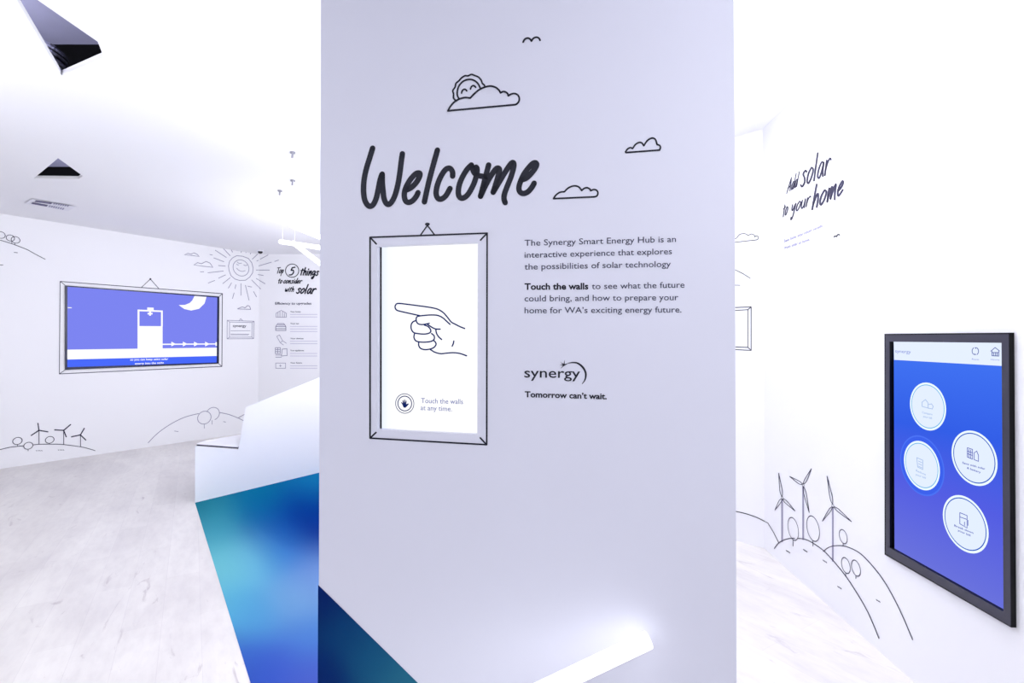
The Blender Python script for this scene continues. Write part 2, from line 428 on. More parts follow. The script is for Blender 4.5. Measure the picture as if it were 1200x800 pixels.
# ---------------------------------------------------------------- floor graphic and panel graphic (printed blue film; floor sheen painted in)
def warp(p): return Vector((p.x, p.z - CAM_H, 0))/max(p.y, .3)   # colours blend by distance as seen from the camera
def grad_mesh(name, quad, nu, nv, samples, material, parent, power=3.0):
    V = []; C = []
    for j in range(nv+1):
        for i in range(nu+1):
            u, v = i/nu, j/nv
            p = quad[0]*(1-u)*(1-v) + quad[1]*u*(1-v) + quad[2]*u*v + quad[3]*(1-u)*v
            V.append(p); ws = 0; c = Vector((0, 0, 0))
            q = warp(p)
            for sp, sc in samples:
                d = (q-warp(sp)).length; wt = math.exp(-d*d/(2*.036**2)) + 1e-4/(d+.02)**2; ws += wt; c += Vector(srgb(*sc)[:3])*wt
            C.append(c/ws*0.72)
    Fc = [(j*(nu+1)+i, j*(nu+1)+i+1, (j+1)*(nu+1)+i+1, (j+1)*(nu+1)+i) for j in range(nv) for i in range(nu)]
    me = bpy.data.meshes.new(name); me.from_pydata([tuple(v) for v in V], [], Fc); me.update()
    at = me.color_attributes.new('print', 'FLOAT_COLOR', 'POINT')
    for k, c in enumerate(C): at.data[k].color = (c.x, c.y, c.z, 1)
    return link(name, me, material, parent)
v3 = lambda p, z=0.0: Vector((p[0], p[1], z))
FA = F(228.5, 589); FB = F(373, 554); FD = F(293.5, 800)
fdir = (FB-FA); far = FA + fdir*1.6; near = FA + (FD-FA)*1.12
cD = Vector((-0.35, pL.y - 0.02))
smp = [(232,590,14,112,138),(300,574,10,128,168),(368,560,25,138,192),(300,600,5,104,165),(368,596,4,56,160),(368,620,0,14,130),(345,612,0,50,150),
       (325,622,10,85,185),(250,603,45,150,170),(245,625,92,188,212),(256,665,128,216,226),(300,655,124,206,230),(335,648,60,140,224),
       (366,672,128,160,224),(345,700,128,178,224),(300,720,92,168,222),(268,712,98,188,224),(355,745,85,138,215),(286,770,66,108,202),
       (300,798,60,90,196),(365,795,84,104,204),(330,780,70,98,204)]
samples = [(v3(F(x, y), .0015), c) for x, y, *c in smp]  # print colours, with a pale floor reflection painted into them
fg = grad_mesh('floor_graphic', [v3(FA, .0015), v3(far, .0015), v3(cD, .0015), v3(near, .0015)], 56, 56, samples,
               vcol_material('printed_film_with_painted_sheen', 0.5), floor)
fg['label'] = 'floor film with painted-in pale sheen, shading from teal to deep blue beside the white plinth'
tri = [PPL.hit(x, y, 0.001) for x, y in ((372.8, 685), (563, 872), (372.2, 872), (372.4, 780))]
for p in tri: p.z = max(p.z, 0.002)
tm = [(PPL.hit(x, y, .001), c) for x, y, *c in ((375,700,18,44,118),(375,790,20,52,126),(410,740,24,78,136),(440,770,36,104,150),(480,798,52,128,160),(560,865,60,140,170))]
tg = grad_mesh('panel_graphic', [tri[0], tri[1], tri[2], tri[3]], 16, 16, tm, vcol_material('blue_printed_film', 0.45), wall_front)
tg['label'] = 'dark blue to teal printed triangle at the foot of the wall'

# ---------------------------------------------------------------- drawings and lettering on the centre panel
def A_(off=0.0012): return Art(PPL, off)
z = lambda pts: Zm(590, 20, 16, pts)
A_().stroke(z([(368,468),(400,415),(450,393),(495,408),(523,450)]), 2.15, sm=True).stroke(z([(523,450),(560,400),(610,378),(660,392),(687,435)]), 2.15, sm=True).done('bird_drawing', INK, wall_front)
z = lambda pts: Zm(500, 60, 8.571, pts)
a = A_()
a.cloud([z([(213,598),(245,545),(290,500),(340,475),(390,465),(437,470)]), z([(437,470),(480,425),(530,385),(585,360),(640,350),(690,362),(725,390),(742,418)]),
         z([(742,418),(765,406),(790,408),(812,425),(820,447)]), z([(820,447),(850,430),(885,425),(915,440),(930,470),(925,505),(900,532),(870,538)]),
         z([(870,538),(213,598)])], 2.15)
a.done('cloud_drawing', INK, wall_front)
a = A_()
a.stroke(z([(298,500),(270,470),(270,430),(263,395),(285,360),(295,322),(324,297),(350,268),(385,246),(415,247),(450,233),(485,245),(520,260),(547,290),(558,320),(580,342),(583,360)]), 2.0, sm=True)
a.stroke(z([(325,478),(308,440),(310,390),(330,340),(370,300),(425,282),(475,292),(515,325),(540,375)]), 2.0, sm=True)
a.stroke(z([(350,420),(358,395),(375,382),(392,385),(402,398)]), 1.95, sm=True).stroke(z([(440,380),(448,358),(465,345),(482,350),(492,362)]), 1.95, sm=True)
a.done('sun_drawing', INK, wall_front)
z = lambda pts: Zm(630, 150, 7.5, pts)
A_().cloud([z([(140,618),(165,585),(200,563),(235,560)]), z([(235,560),(265,530),(300,512),(335,508),(365,520),(388,548)]), z([(388,548),(410,530),(435,524),(458,535),(466,550)]),
            z([(466,550),(495,540),(520,548),(530,570),(522,595),(500,604)]), z([(500,604),(140,620)])], 2.0).done('cloud_drawing', INK, wall_front)
A_().cloud([z([(772,210),(790,185),(815,172),(835,180)]), z([(835,180),(860,145),(890,127),(915,130),(933,155)]), z([(933,155),(965,110),(1005,88),(1035,100),(1050,145)]),
            z([(1050,145),(1072,152),(1080,170),(1072,193)]), z([(1072,193),(778,215)])], 2.0).done('cloud_drawing', INK, wall_front)
z = lambda pts: Zm(410, 160, 8.889, pts)
y3 = lambda pts: Zm(520, 160, 8.889, pts)
WL = [z([(237,120),(205,225),(170,340),(148,450),(142,560),(152,650),(178,705),(210,726),(245,705),(275,640),(295,550),(315,450),(335,392)]),
      z([(337,390),(338,480),(345,560),(355,640),(375,690),(402,706),(435,680),(470,610),(500,500),(520,380),(535,260),(547,178)]),
      z([(590,555),(640,530),(690,480),(722,425),(730,388),(712,378),(680,392),(635,440),(598,500),(573,560),(567,620),(580,668),(610,685),(650,670),(690,625),(710,583)]),
      z([(912,140),(870,290),(820,480),(776,680)]),
      z([(1070,412),(1068,365),(1040,330),(995,345),(945,420),(910,510),(898,590),(915,640),(952,650),(1000,615),(1043,540)]),
      y3([(288,295),(240,345),(190,430),(160,510),(152,590),(168,632),(200,640),(245,610),(290,540),(325,460),(345,380),(347,335),(338,318)]),
      y3([(290,300),(305,350),(325,385),(370,408),(430,415)]),
      y3([(468,295),(440,400),(410,520),(383,622)]), y3([(383,620),(440,500),(500,395),(550,332),(580,340),(570,400),(540,500),(515,580)]),
      y3([(515,580),(580,470),(640,370),(700,282),(727,275),(728,320),(700,420),(660,520),(632,600),(628,650),(640,688)]),
      y3([(805,452),(860,432),(910,385),(955,325),(968,288),(952,272),(922,284),(875,335),(830,400),(795,480),(783,540),(798,580),(835,592),(880,572),(920,525),(942,485)])]
a = A_()
for k, st in enumerate(WL): a.stroke(st, 6.5, sm=True)
o = a.done('welcome_lettering', INK, wall_front, 'large black brush lettering reading Welcome')
z = lambda pts: Zm(420, 250, 2.857, pts)
a = A_()
q = z([(39,80),(431,66),(429.5,774),(39,752)])
for i in range(4): a.stroke([q[i], q[(i+1)%4]], 1.9)
for l in ([(39,80),(60,102)], [(431,66),(409,89)], [(39,752),(59,733)], [(429,774),(408,751)]): a.stroke(z(l), 1.9)
a.stroke(z([(207,74),(231,40)]), 1.6).stroke(z([(231,40),(256,73)]), 1.6).disc(420+231/2.857, 250+36/2.857, 2.9, 1.9)
a.done('picture_frame_drawing', INK, wall_front)
z = lambda x, y: (600+x/5.4545, 265+y/5.4545)
a = A_()
for t, p, q in (('The Synergy Smart Energy Hub is an', (80,125), (1048,100)), ('interactive experience that explores', (80,202), (1022,178)),
                ('the possibilities of solar technology', (80,277), (1015,259)), ('to see what the future', (510,402), (1103,392)),
                ('could bring, and how to prepare your', (80,480), (1063,472)), ('home for WA\u2019s exciting energy future.', (80,556), (1083,551))):
    a.text(t, z(*p), z(*q), 7.3, 0.004)
a.done('paragraph_lettering', TEXTM, wall_front)
a = A_().text('Touch the walls', z(80,405), z(488,402), 7.5, 0.03); a.done('bold_lettering', INK, wall_front)
z = lambda x, y: (600+x/9.231, 410+y/9.231)
a = A_(); a.text('Tomorrow can\u2019t wait.', z(138,508), z(1025,531), 6.9, 0.028)
a.done('bold_lettering', INK, wall_front)
a = A_(); a.text('synergy', z(133,295), z(738,303), 12.2, 0.006)
a.stroke([z(*p) for p in ((600,143),(660,135),(715,145),(765,185),(795,240),(797,290),(785,330),(757,368))], 2.0, sm=True, taper=lambda t: 0.15+math.sin(math.pi*min(1, t*0.95+.02))**.8)
for tip in ((525,202),(515,160),(525,128),(570,105),(608,142),(600,150)):
    c = z(562, 162); t_ = z(*tip); d = Vector((t_[0]-c[0], t_[1]-c[1])); n_ = Vector((-d.y, d.x)).normalized()*0.75
    a.poly([(c[0]+n_.x, c[1]+n_.y), (c[0]-n_.x, c[1]-n_.y), t_])
a.done('logo_lettering', INK, wall_front)

# ---------------------------------------------------------------- touch screen recessed in the centre panel
def lit(plane, quad, off, name, material, parent): 
    return pmesh(name, [plane.hit(x, y, off) for x, y in quad], [(0, 1, 2, 3)], material, parent)
root = empty('touch_screen', PPL.hit(502, 505, -0.03))
tag(root, 'portrait touch screen with white picture and pointing hand, set inside the drawn frame', 'screen')
D = -0.021
def inset(q, d): cx = sum(p[0] for p in q)/4; cy = sum(p[1] for p in q)/4; return [(p[0]+(d if p[0] < cx else -d), p[1]+(d if p[1] < cy else -d)) for p in q]
qbox('display_case', PPL, [(438.5, 284.5), (564, 279.5), (563.5, 512.5), (438.5, 507)], -0.06, D-0.004, BLACKM, root)
scr_q = [(447.2, 288.6), (561.8, 284), (561.3, 509.5), (447.2, 503.4)]
mid = PPL.hit(503, 396, D)
white_scr = emi_ramp('white_screen_glow', 0, [(-0.20, (226, 236, 255)), (-0.165, (247, 250, 255)), (-0.1, (254, 254, 255)), (0.2, (254, 254, 255))])
lit(PPL, scr_q, D, 'screen_picture', white_scr, root)
edge = emi('blue_edge_reflection', (60, 90, 235))  # glowing strips paint the blue reflection at the screen edge
lit(PPL, [(447.2, 501.9), (561.3, 508.0), (561.3, 509.5), (447.2, 503.4)], D+.0005, 'edge_reflection', edge, root)
lit(PPL, [(447.2, 288.6), (561.8, 284), (561.8, 284.7), (447.2, 289.5)], D+.0005, 'edge_reflection', edge, root)
lit(PPL, [(443.9, 287), (447.4, 287), (447.4, 506), (443.9, 506)], D+.0003, 'bezel', BLACKM, root)
NAVY = emi('navy_screen_ink', (18, 36, 98)); NAVY2 = emi('pale_navy_screen_ink', (88, 98, 165))
z = lambda pts: Zm(450, 340, 8.889, pts)
a = A_(D+.001)
for st in ([(840,398),(790,378),(735,350),(700,330),(660,280),(620,235),(570,202),(520,186),(440,172),(350,160),(250,147),(150,137),(122,152),(116,180),(135,208),(200,226),(290,246),(380,266)],
           [(380,266),(440,260),(500,257),(560,262),(610,285),(650,320),(688,355)],
           [(380,266),(345,275),(335,297),(338,325),(355,348),(390,357),(430,353),(472,344)],
           [(450,352),(490,380),(535,402),(585,405)], [(540,410),(548,450),(570,485),(600,512)],
           [(335,315),(300,330),(283,362),(285,405),(310,440),(360,452),(420,456),(465,448),(487,430),(480,400),(455,375),(420,362)],
           [(318,450),(312,490),(330,525),(370,538),(430,540),(490,532),(522,510),(522,475),(495,450)],
           [(362,540),(362,575),(382,605),(425,618),(480,612),(520,595),(542,565),(535,540),(515,522)],
           [(480,615),(530,645),(590,660),(650,655),(720,650),(790,658),(860,682)], [(727,528),(722,555),(710,582)]):
    a.stroke(z(st), 1.6, sm=True)
a.done('pointing_hand_picture', NAVY, root)
z = lambda x, y: (450+x/10.909, 450+y/10.909)
a = A_(D+.001); c = z(265, 247)
a.circle(c[0], c[1], 11.4, 0.8).circle(c[0], c[1], 8.6, 1.1)
a.poly([z(*p) for p in ((235,262),(218,232),(228,228),(240,245),(236,205),(247,203),(255,238),(258,195),(270,197),(272,238),(280,208),(290,212),(285,255),(310,245),(318,254),(292,285),(275,302),(250,298))])
a.done('hand_icon', NAVY, root)
a = A_(D+.001); a.text('Touch the walls', z(475,240), z(1010,254), 6.0, .002).text('at any time.', z(468,330), z(868,346), 6.0, .002)
a.done('screen_lettering', NAVY2, root)

# ---------------------------------------------------------------- left wall: drawings
def L_(off=0.003): return Art(LPL, off)
z = lambda pts: Zm(0, 240, 10, pts)
a = L_(); a.stroke(z([(-60,395),(0,412),(60,430),(130,452),(220,485),(320,525),(420,580),(530,637)]), 0.75, sm=True)
for x, y, r in ((8,352,3.9),(122,388,3.6),(183,410,3.8)): a.circle(x/10, 240+y/10, r, 0.6)
a.stroke(z([(138,430),(138,455)]), .6).stroke(z([(175,447),(175,462)]), .6).stroke(z([(165,556),(205,560)]), .7).stroke(z([(0,702),(35,703)]), .7)
a.done('hill_drawing', INK2, wall_left)
z = lambda pts: Zm(0, 470, 8.889, pts)
a = L_(); a.stroke(z([(-60,515),(0,503),(100,480),(180,470),(248,463)]), 0.8, sm=True).stroke(z([(343,455),(400,448),(500,447),(600,447),(700,455),(830,473),(910,490),(990,514)]), 0.8, sm=True)
for x, y, r in ((182,413,4.1),(295,463,4.0),(518,402,3.9)): a.circle(x/8.889, 470+y/8.889, r, .7)
for l in ([(182,450),(182,470)], [(293,498),(293,516)], [(517,437),(517,447)]): a.stroke(z(l), .7)
for gx, gy in ((410,514),(637,507)):
    for k in (-28,-8,8,26): a.stroke(z([(gx+k-5,gy-2),(gx+k+4,gy+3)]), .6)
a.done('hill_drawing', INK2, wall_left)
for hub, tips, foot in (((406,303),((395,230),(498,318),(325,356)),447), ((663,303),((735,243),(570,298),(690,370)),450), ((838,350),((878,282),(745,370),(893,403)),472)):
    a = L_(); a.stroke(z([hub, (hub[0]+1, foot)]), .85)
    for t in tips: a.stroke(z([hub, t]), 1.35, taper=None)
    a.disc(*z([hub])[0], 1.0); a.done('wind_turbine_drawing', INK2, wall_left)
z = lambda pts: Zm(150, 440, 7.059, pts)
a = L_(); a.stroke(z([(167,555),(230,490),(300,435),(390,380),(480,340),(585,313)]), .75, sm=True).stroke(z([(755,305),(830,320),(910,350),(960,375)]), .75, sm=True).stroke(z([(910,350),(960,322)]), .75)
a.circle(150+632/7.059, 440+347/7.059, 7.5, .7).circle(150+703/7.059, 440+315/7.059, 7.4, .7, a0=-75, a1=158)
a.stroke(z([(631,400),(631,435)]), .6).stroke(z([(695,370),(695,402)]), .6).stroke(z([(385,458),(415,462)]), .6).stroke(z([(790,380),(808,384)]), .6)
a.done('hill_drawing', INKL, wall_left)
z = lambda pts: Zm(210, 270, 8.889, pts)
a = L_(); a.stroke(z([(600,262),(660,268),(720,290),(755,335),(770,390),(765,440),(735,485),(690,518),(630,520),(580,505),(540,470),(520,420),(513,370),(525,320),(555,285)]), .7, closed=True)
a.circle(210+645/8.889, 270+390/8.889, 9.4, .65)
for st in ([(603,328),(625,343),(650,340)], [(672,358),(692,366),(708,358)], [(598,352),(618,362)], [(598,392),(622,415),(655,426),(688,418)]): a.stroke(z(st), .6, sm=True)
for st in ([(320,250),(345,255)],[(360,285),(465,325)],[(375,205),(490,280)],[(440,165),(530,262)],[(528,175),(555,225)],[(590,185),(605,210)],[(645,190),(645,230)],[(697,195),(695,230)],[(762,205),(740,245)],
           [(845,220),(762,298)],[(925,255),(808,318)],[(960,330),(830,368)],[(940,412),(803,412)],[(875,468),(820,458)],[(893,553),(803,500)],[(848,608),(755,515)],[(690,570),(727,725)],
           [(715,580),(755,588)],[(775,635),(805,690)],[(643,553),(643,675)],[(590,565),(582,605)],[(572,650),(555,708)],[(545,545),(512,600)],[(530,492),(455,552)],[(482,462),(410,497)],[(370,520),(303,547)],
           [(460,422),(300,440)],[(255,430),(220,430)],[(480,370),(410,365)]):
    if all(210+p[0]/8.889 < 302.6 for p in st): a.stroke(z(st), .7)
    else:
        x1 = (302.6-210)*8.889; p, q = sorted(st)[0], sorted(st)[-1]
        if p[0] < x1:
            t = (x1-p[0])/(q[0]-p[0]); a.stroke(z([p, (x1, p[1]+(q[1]-p[1])*t)]), .7)
a.done('sun_drawing', INKL, wall_left)
A_b = lambda off=0.003: Art(BPL, off)
a = A_b()
for p, q in (((926,254),(845,298)), ((845,220),(828,236)), ((960,330),(828,369)), ((1035,308),(995,322)), ((940,412),(828,412)), ((875,468),(828,459)), ((893,553),(828,515)), ((848,608),(828,588))): a.stroke(z([p, q]), .7)
a.done('sun_ray_drawing', INKL, wall_back)
for pts in ([(55,253),(90,238),(122,246),(155,233),(190,250),(207,270),(130,260)], [(153,358),(190,335),(232,346),(280,322),(322,340),(350,383),(250,372)]):
    L_().stroke(z(pts), .75, closed=True).done('cloud_drawing', INKL, wall_left)
z = lambda pts: Zm(255, 350, 13.33, pts)
L_().stroke(z([(315,155),(350,140),(390,128),(430,140),(465,108),(500,120),(515,165)]), .75, sm=True).stroke(z([(515,165),(315,158)]), .75).done('cloud_drawing', INKL, wall_left)
a = L_()
for q in (z([(150,335),(570,350),(562,622),(148,625)]), z([(187,362),(540,370),(535,598),(185,600)])):
    for i in range(4): a.stroke([q[i], q[(i+1)%4]], .6)
for l in ([(150,335),(187,362)],[(570,350),(540,370)],[(562,622),(535,598)],[(148,625),(185,600)],[(335,345),(360,310)],[(360,310),(395,345)]): a.stroke(z(l), .6)
a.stroke(z([(205,500),(510,497)]), .5).stroke(z([(205,550),(490,552)]), .6).stroke(z([(205,565),(480,567)]), .4)
a.done('picture_frame_drawing', INKL, wall_left)
a = L_(); a.text('synergy', z([(238,440)])[0], z([(448,442)])[0], 3.3, .01).done('logo_lettering', INK2, wall_left)
z = lambda pts: Zm(60, 310, 5.4545, pts)
a = L_(); q = z([(57,107),(1094,185),(1091,650),(52,698)])
for i in range(4): a.stroke([q[i], q[(i+1)%4]], .8)
for l in ([(57,107),(88,130)],[(1094,185),(1076,202)],[(1091,650),(1072,634)],[(52,698),(88,673)],[(575,147),(634,92)],[(634,92),(690,155)]): a.stroke(z(l), .7)
a.disc(*z([(634,92)])[0], 1.1); a.done('picture_frame_drawing', INK2, wall_left)

# ---------------------------------------------------------------- wide screen on the left wall
root = empty('wall_screen', LPL.hit(168, 428, 0.01))
tag(root, 'wide landscape screen with battery, moon and arrows on violet blue, left wall', 'screen')
oq = z([(90,132),(1075,203),(1072,632),(90,672)]); iq = z([(104,141),(1063,210),(1059,625),(103,655)])
qbox('screen_case', LPL, inset(oq, .6), 0.002, 0.012, mat('navy_black_bezel', (10, 20, 62), 0.3, 0.5), root)
o3 = [LPL.hit(x, y, .022) for x, y in oq]; i3 = [LPL.hit(x, y, .022) for x, y in iq]
qring('bezel', o3, i3, 0.018, LPL.n, MATS['navy_black_bezel'], root)
SB = emi('violet_screen_blue', (122, 130, 236)); SW = emi('screen_white', (253, 253, 255)); SF = emi('bright_screen_blue', (72, 104, 246))
T = [0.014]
def shp(name, pts, material, smooth_=False):
    T[0] += 0.0004; return Art(LPL, T[0]).poly(z(pts)).done(name, material, root)
shp('screen_picture', [(104,141),(1063,210),(1059,625),(103,655)], SB)
shp('ground_band', [(103,543),(1060,530),(1060,583),(103,606)], SW)
shp('footer_band', [(103,606),(1060,583),(1059,625),(103,655)], SF)
T[0] += .0004
a = Art(LPL, T[0])
a.poly(z([(552,287),(713,293),(713,303),(552,297)])).poly(z([(552,287),(564,287),(564,395),(552,395)])).poly(z([(702,293),(713,293),(713,395),(702,395)]))
a.poly(z([(552,392),(712,393),(712,540),(552,542)])).poly(z([(614,273),(655,275),(655,292),(614,290)]))
a.poly(z([(626,300),(638,300),(638,326),(626,326)])).poly(z([(616,308),(648,308),(648,318),(616,318)]))
a.done('battery_picture', SW, root)
shp('moon_picture', [(815,258),(850,283),(895,293),(945,282),(980,248),(993,206),(916,200),(902,228),(885,245),(855,257)], SW)
T[0] += .0004
Art(LPL, T[0]).poly(z([(105,272),(131,273),(131,278),(105,277)])).done('dash_picture', SW, root)
Art(LPL, T[0]).poly(z([(712,505),(1060,503),(1060,510),(712,513)])).done('line_picture', SW, root)
for x in (768, 842, 913, 984): Art(LPL, T[0]+.0002).poly(z([(x,492),(x+30,507),(x,522)])).done('arrow_picture', SW, root)
Art(LPL, T[0]+.0002).poly(z([(1050,494),(1060,496),(1060,518),(1050,520)])).done('arrow_picture', SW, root)
a = Art(LPL, T[0]+.0004); a.text('so you can keep using solar', z([(505,613)])[0], z([(748,608)])[0], 2.3, .02).text('energy into the night', z([(535,638)])[0], z([(720,632)])[0], 2.3, .02)
a.done('caption_lettering', SW, root)

# ---------------------------------------------------------------- back wall lettering
z1 = lambda x, y: (316+x/15.385, 300+y/15.385)
a = A_b()
a.hand('Top', z1(120,305), z1(250,310), 4.2, .9, .2).hand('5', z1(355,338), z1(440,338), 5.6, 1.5, .2).hand('things', z1(550,340), z1(880,350), 5.2, 1.5, .2)
a.hand('to', z1(150,490), z1(225,490), 3.6, 1.0, .2).hand('consider', z1(245,490), z1(575,492), 3.6, 1.0, .2).hand('with', z1(275,635), z1(440,640), 3.4, 1.0, .2).hand('solar', z1(480,670), z1(815,676), 6.0, 1.6, .25)
a.circle(*z1(405, 262), 7.8, .9)
a.done('brush_lettering', INK, wall_back, 'black brush lettering reading Top 5 things to consider with solar')
z2 = lambda x, y: (316+x/8.696, 348+y/8.696)
a = A_b(); a.text('Efficiency to upgrades', z2(55,76), z2(425,76), 2.9, .02)
for t, x1, y in (('Your home', 315, 155), ('Your car', 300, 276), ('Your devices', 345, 428), ('Your appliances', 350, 550), ('Your future', 330, 676)):
    a.text(t, z2(210, y), z2(x1, y), 1.6, .02)
a.done('heading_lettering', TEXTM, wall_back)
a = A_b()
for y in (176,202,298,324,350,450,475,574,600,700,724): a.stroke([z2(210, y), z2(485, y)], .55)
a.done('small_print_lines', mat('very_pale_lettering', (190, 188, 212), .6, .2), wall_back)
def icon(name, strokes, w=.55):
    a = A_b()
    for st in strokes: a.stroke([z2(*p) for p in st], w)
    a.done(name, INKL, wall_back)
icon('house_icon', [[(65,205),(65,165),(118,135),(170,165),(170,205),(65,205)], [(85,205),(85,160)], [(105,205),(105,150)], [(130,205),(130,150)], [(150,205),(150,165)]])
icon('car_icon', [[(62,340),(62,300),(82,270),(145,270),(165,300),(165,340),(62,340)], [(62,300),(165,300)], [(62,322),(165,322)], [(85,285),(145,285)]], .8)
icon('plug_icon', [[(72,400),(100,385),(132,445),(108,465),(72,400)], [(132,445),(170,470)], [(108,465),(140,488)]])
icon('building_icon', [[(58,515),(108,515),(108,575),(58,575),(58,515)], [(58,535),(108,535)], [(58,555),(108,555)], [(82,515),(82,575)], [(62,590),(120,590)], [(62,612),(120,612)], [(128,530),(175,525),(178,595),(120,600),(128,530)]], .7)
icon('coin_icon', [[(62,672),(162,672),(162,725),(62,725),(62,672)], [(110,688),(110,710)], [(100,699),(121,699)]])

# ---------------------------------------------------------------- end wall and right wall drawings
E_ = lambda off=0.0025: Art(EPL, off)
R_ = lambda off=0.002: Art(RPL, off)
z = lambda pts: Zm(860, 250, 4.444, pts)
E_().cloud([z([(-20,135),(10,130),(30,110),(55,105),(75,115)]), z([(75,115),(90,107),(105,112),(108,122)]), z([(108,122),(120,116),(128,124),(124,135),(115,138)]), z([(115,138),(-20,153)])], .8).done('cloud_drawing', INK, wall_end)
E_().stroke(z([(-10,285),(10,295),(50,315),(86,338)]), .8, sm=True).stroke(z([(0,373),(32,374)]), .7).done('hill_drawing', INK, wall_end)
a = E_()
for st in ([(-40,492),(90,486)],[(90,486),(90,713)],[(90,713),(-40,706)],[(-40,508),(73,501)],[(73,501),(73,697)],[(73,697),(-40,693)],[(90,486),(73,501)],[(90,713),(73,697)]): a.stroke(z(st), .85)
a.done('picture_frame_drawing', INK, wall_end)
z = lambda pts: Zm(860, 530, 6.667, pts)
E_().stroke(z([(-30,452),(25,462),(100,480),(180,508),(240,538)]), 1.0, sm=True).done('hill_drawing', INK, wall_end)
zz = lambda pts: Zm(850, 530, 2.963, pts)
a = R_(); a.stroke(z([(242,539),(265,550),(310,625),(352,708)]), .8)
a.stroke(zz([(170,333),(184,315),(203,304),(225,298),(240,298)]), 1.05, sm=True)
a.stroke(zz([(252,298),(275,301),(300,312),(340,340),(380,382),(420,432),(455,485),(490,545),(515,600),(533,645)]), 1.05, sm=True)
a.stroke(zz([(340,343),(362,328),(395,323),(430,330),(470,352),(510,393),(550,445),(590,515),(625,590),(650,650)]), 1.0, sm=True)
for x, y in ((218,345),(278,342),(346,379),(397,470),(531,516)):
    for k in (-5, 0, 5): a.stroke(zz([(x+k-2, y+k*.6-3), (x+k+1, y+k*.6+1)]), .8)
a.done('hill_drawing', INK2, wall_right)
for hub, tips, foot in (((197,158),((185,72),(172,200),(242,203)),308), ((270,113),((299,56),(223,83),(291,208)),301), ((373,185),((353,82),(337,238),(438,240)),376)):
    a = R_(); 
    for t in tips:
        d = Vector((t[0]-hub[0], t[1]-hub[1])); n_ = Vector((-d.y, d.x)).normalized()*4.2; h = Vector(hub)
        for sg in (1, -1):
            a.stroke(zz([tuple(h + d*.05), tuple(h + d*.3 + n_*sg), tuple(h + d)]), .75, sm=True)
    a.circle(*zz([hub])[0], 2.0, .8)
    a.done('wind_turbine_drawing', INK2, wall_right)
    Art(RPL, .0015).stroke(zz([(hub[0], hub[1]+7), (hub[0], foot)]), 2.0).done('turbine_mast_drawing', mat('lavender_vinyl', (158, 155, 178), .6, .2), wall_right)
for x, y, r, s0, s1 in ((235,265,12.6,303,325), (304,264,14.0,305,325), (409,292,7.8,315,325), (418,392,8.6,417,430), (453,401,8.6,427,437)):
    a = R_(); a.circle(*zz([(x, y)])[0], r, 1.0).stroke(zz([(x, s0), (x, s1)]), .8).done('tree_drawing', INK2, wall_right)
z = lambda x, y: (900+x/6.154, 170+y/6.154)
a = R_()
a.hand('Add', z(135,345), z(212,296), 10.2, 1.15, .15).hand('solar', z(233,305), z(445,200), 18.0, 2.1, .08)
a.hand('to', z(105,520), z(142,496), 9.8, 1.15, .1).hand('your', z(165,495), z(300,432), 10.8, 1.45, .12).hand('home', z(315,465), z(545,350), 16.5, 2.35, .1)
a.done('brush_lettering', INK2, wall_right, 'dark brush lettering reading Add solar to your home')
a = R_(); z = lambda x, y: (900+x/12, 255+y/12)
a.text('See how you could benefit', z(225,350), z(770,130), 3.8, .012).text('from solar at home.', z(230,445), z(590,320), 3.8, .012)
a.done('small_lettering', FAINT, wall_right)
R_().stroke([z(*p) for p in ((925,275),(940,255),(958,262),(965,265))], 1.4, sm=True).stroke([z(*p) for p in ((962,265),(978,240),(995,234),(1008,245))], 1.4, sm=True).done('bird_drawing', INK, wall_right)

# ---------------------------------------------------------------- touch screen on the right wall
root = empty('touch_screen', RPL.hit(1110, 690, 0.0))
tag(root, 'portrait touch screen in thick charcoal frame with four round buttons, right wall', 'screen')
oq = [(1036.4, 391.3), (1187.3, 388.6), (1189.3, 740.5), (1036.6, 649.6)]
mq = [(1037.8, 392.4), (1181.8, 391.4), (1184.2, 733.5), (1038.2, 648.6)]
iq = [(1042.3, 400.2), (1173.6, 401.6), (1176, 716.5), (1042.5, 641.3)]
FN = 0.020
h3 = lambda q, off: [RPL.hit(x, y, off) for x, y in q]
wq = h3(oq, FN)
qring('frame_rim', h3([(1036.4,391.0),(1182.3,389.6),(1184.8,735.0),(1036.6,649.6)], FN-.0015), h3(iq, FN-.0015), 0.018, RPL.n, mat('black_frame_rim', (4, 4, 8), .4, .2), root)
qring('frame', [p for p in h3(mq, FN)], h3(iq, FN), 0.0014, RPL.n, BEZEL, root)
big = [(1040, 397), (1178, 397), (1180, 724), (1040, 646)]
solid('display_case', h3(big, .0016), h3(big, .0005), BLACKM, root)
SN = 0.002
sq = [(1047.4, 400.2), (1175, 400.4), (1177.5, 719), (1048.3, 644.8)]
c3 = h3(sq, SN); cz = sum(p.z for p in c3)/4; lo = min(p.z for p in c3); hi = max(p.z for p in c3); oz = (lo+hi)/2
blue = emi_ramp('royal_blue_screen', 2, [(lo-oz, (104, 112, 216)), ((lo-oz)*.3, (82, 92, 222)), (0.12, (50, 92, 226)), (hi-oz, (66, 116, 240))])
lit(RPL, sq, SN, 'screen_picture', blue, root)
z = lambda x, y: (1040+x/7.5, 390+y/7.5)
HDR = emi('pale_blue_header', (226, 236, 255))
Art(RPL, SN+.0004).poly([z(55,77), z(1012,80), z(1012,290), z(58,236)]).done('header_bar', HDR, root)
MID = emi('screen_mid_blue', (112, 128, 205))
Art(RPL, SN+.0008).text('synergy', z(68,172), z(205,180), 4.0, 0).done('logo_lettering', MID, root)
Art(RPL, SN+.0008).text('Reset', z(742,236), z(806,240), 1.9, 0).done('screen_lettering', MID, root)
Art(RPL, SN+.0008).text('Home', z(910,240), z(984,243), 1.9, 0).done('screen_lettering', MID, root)
DEEP = emi('screen_deep_blue', (34, 58, 150))
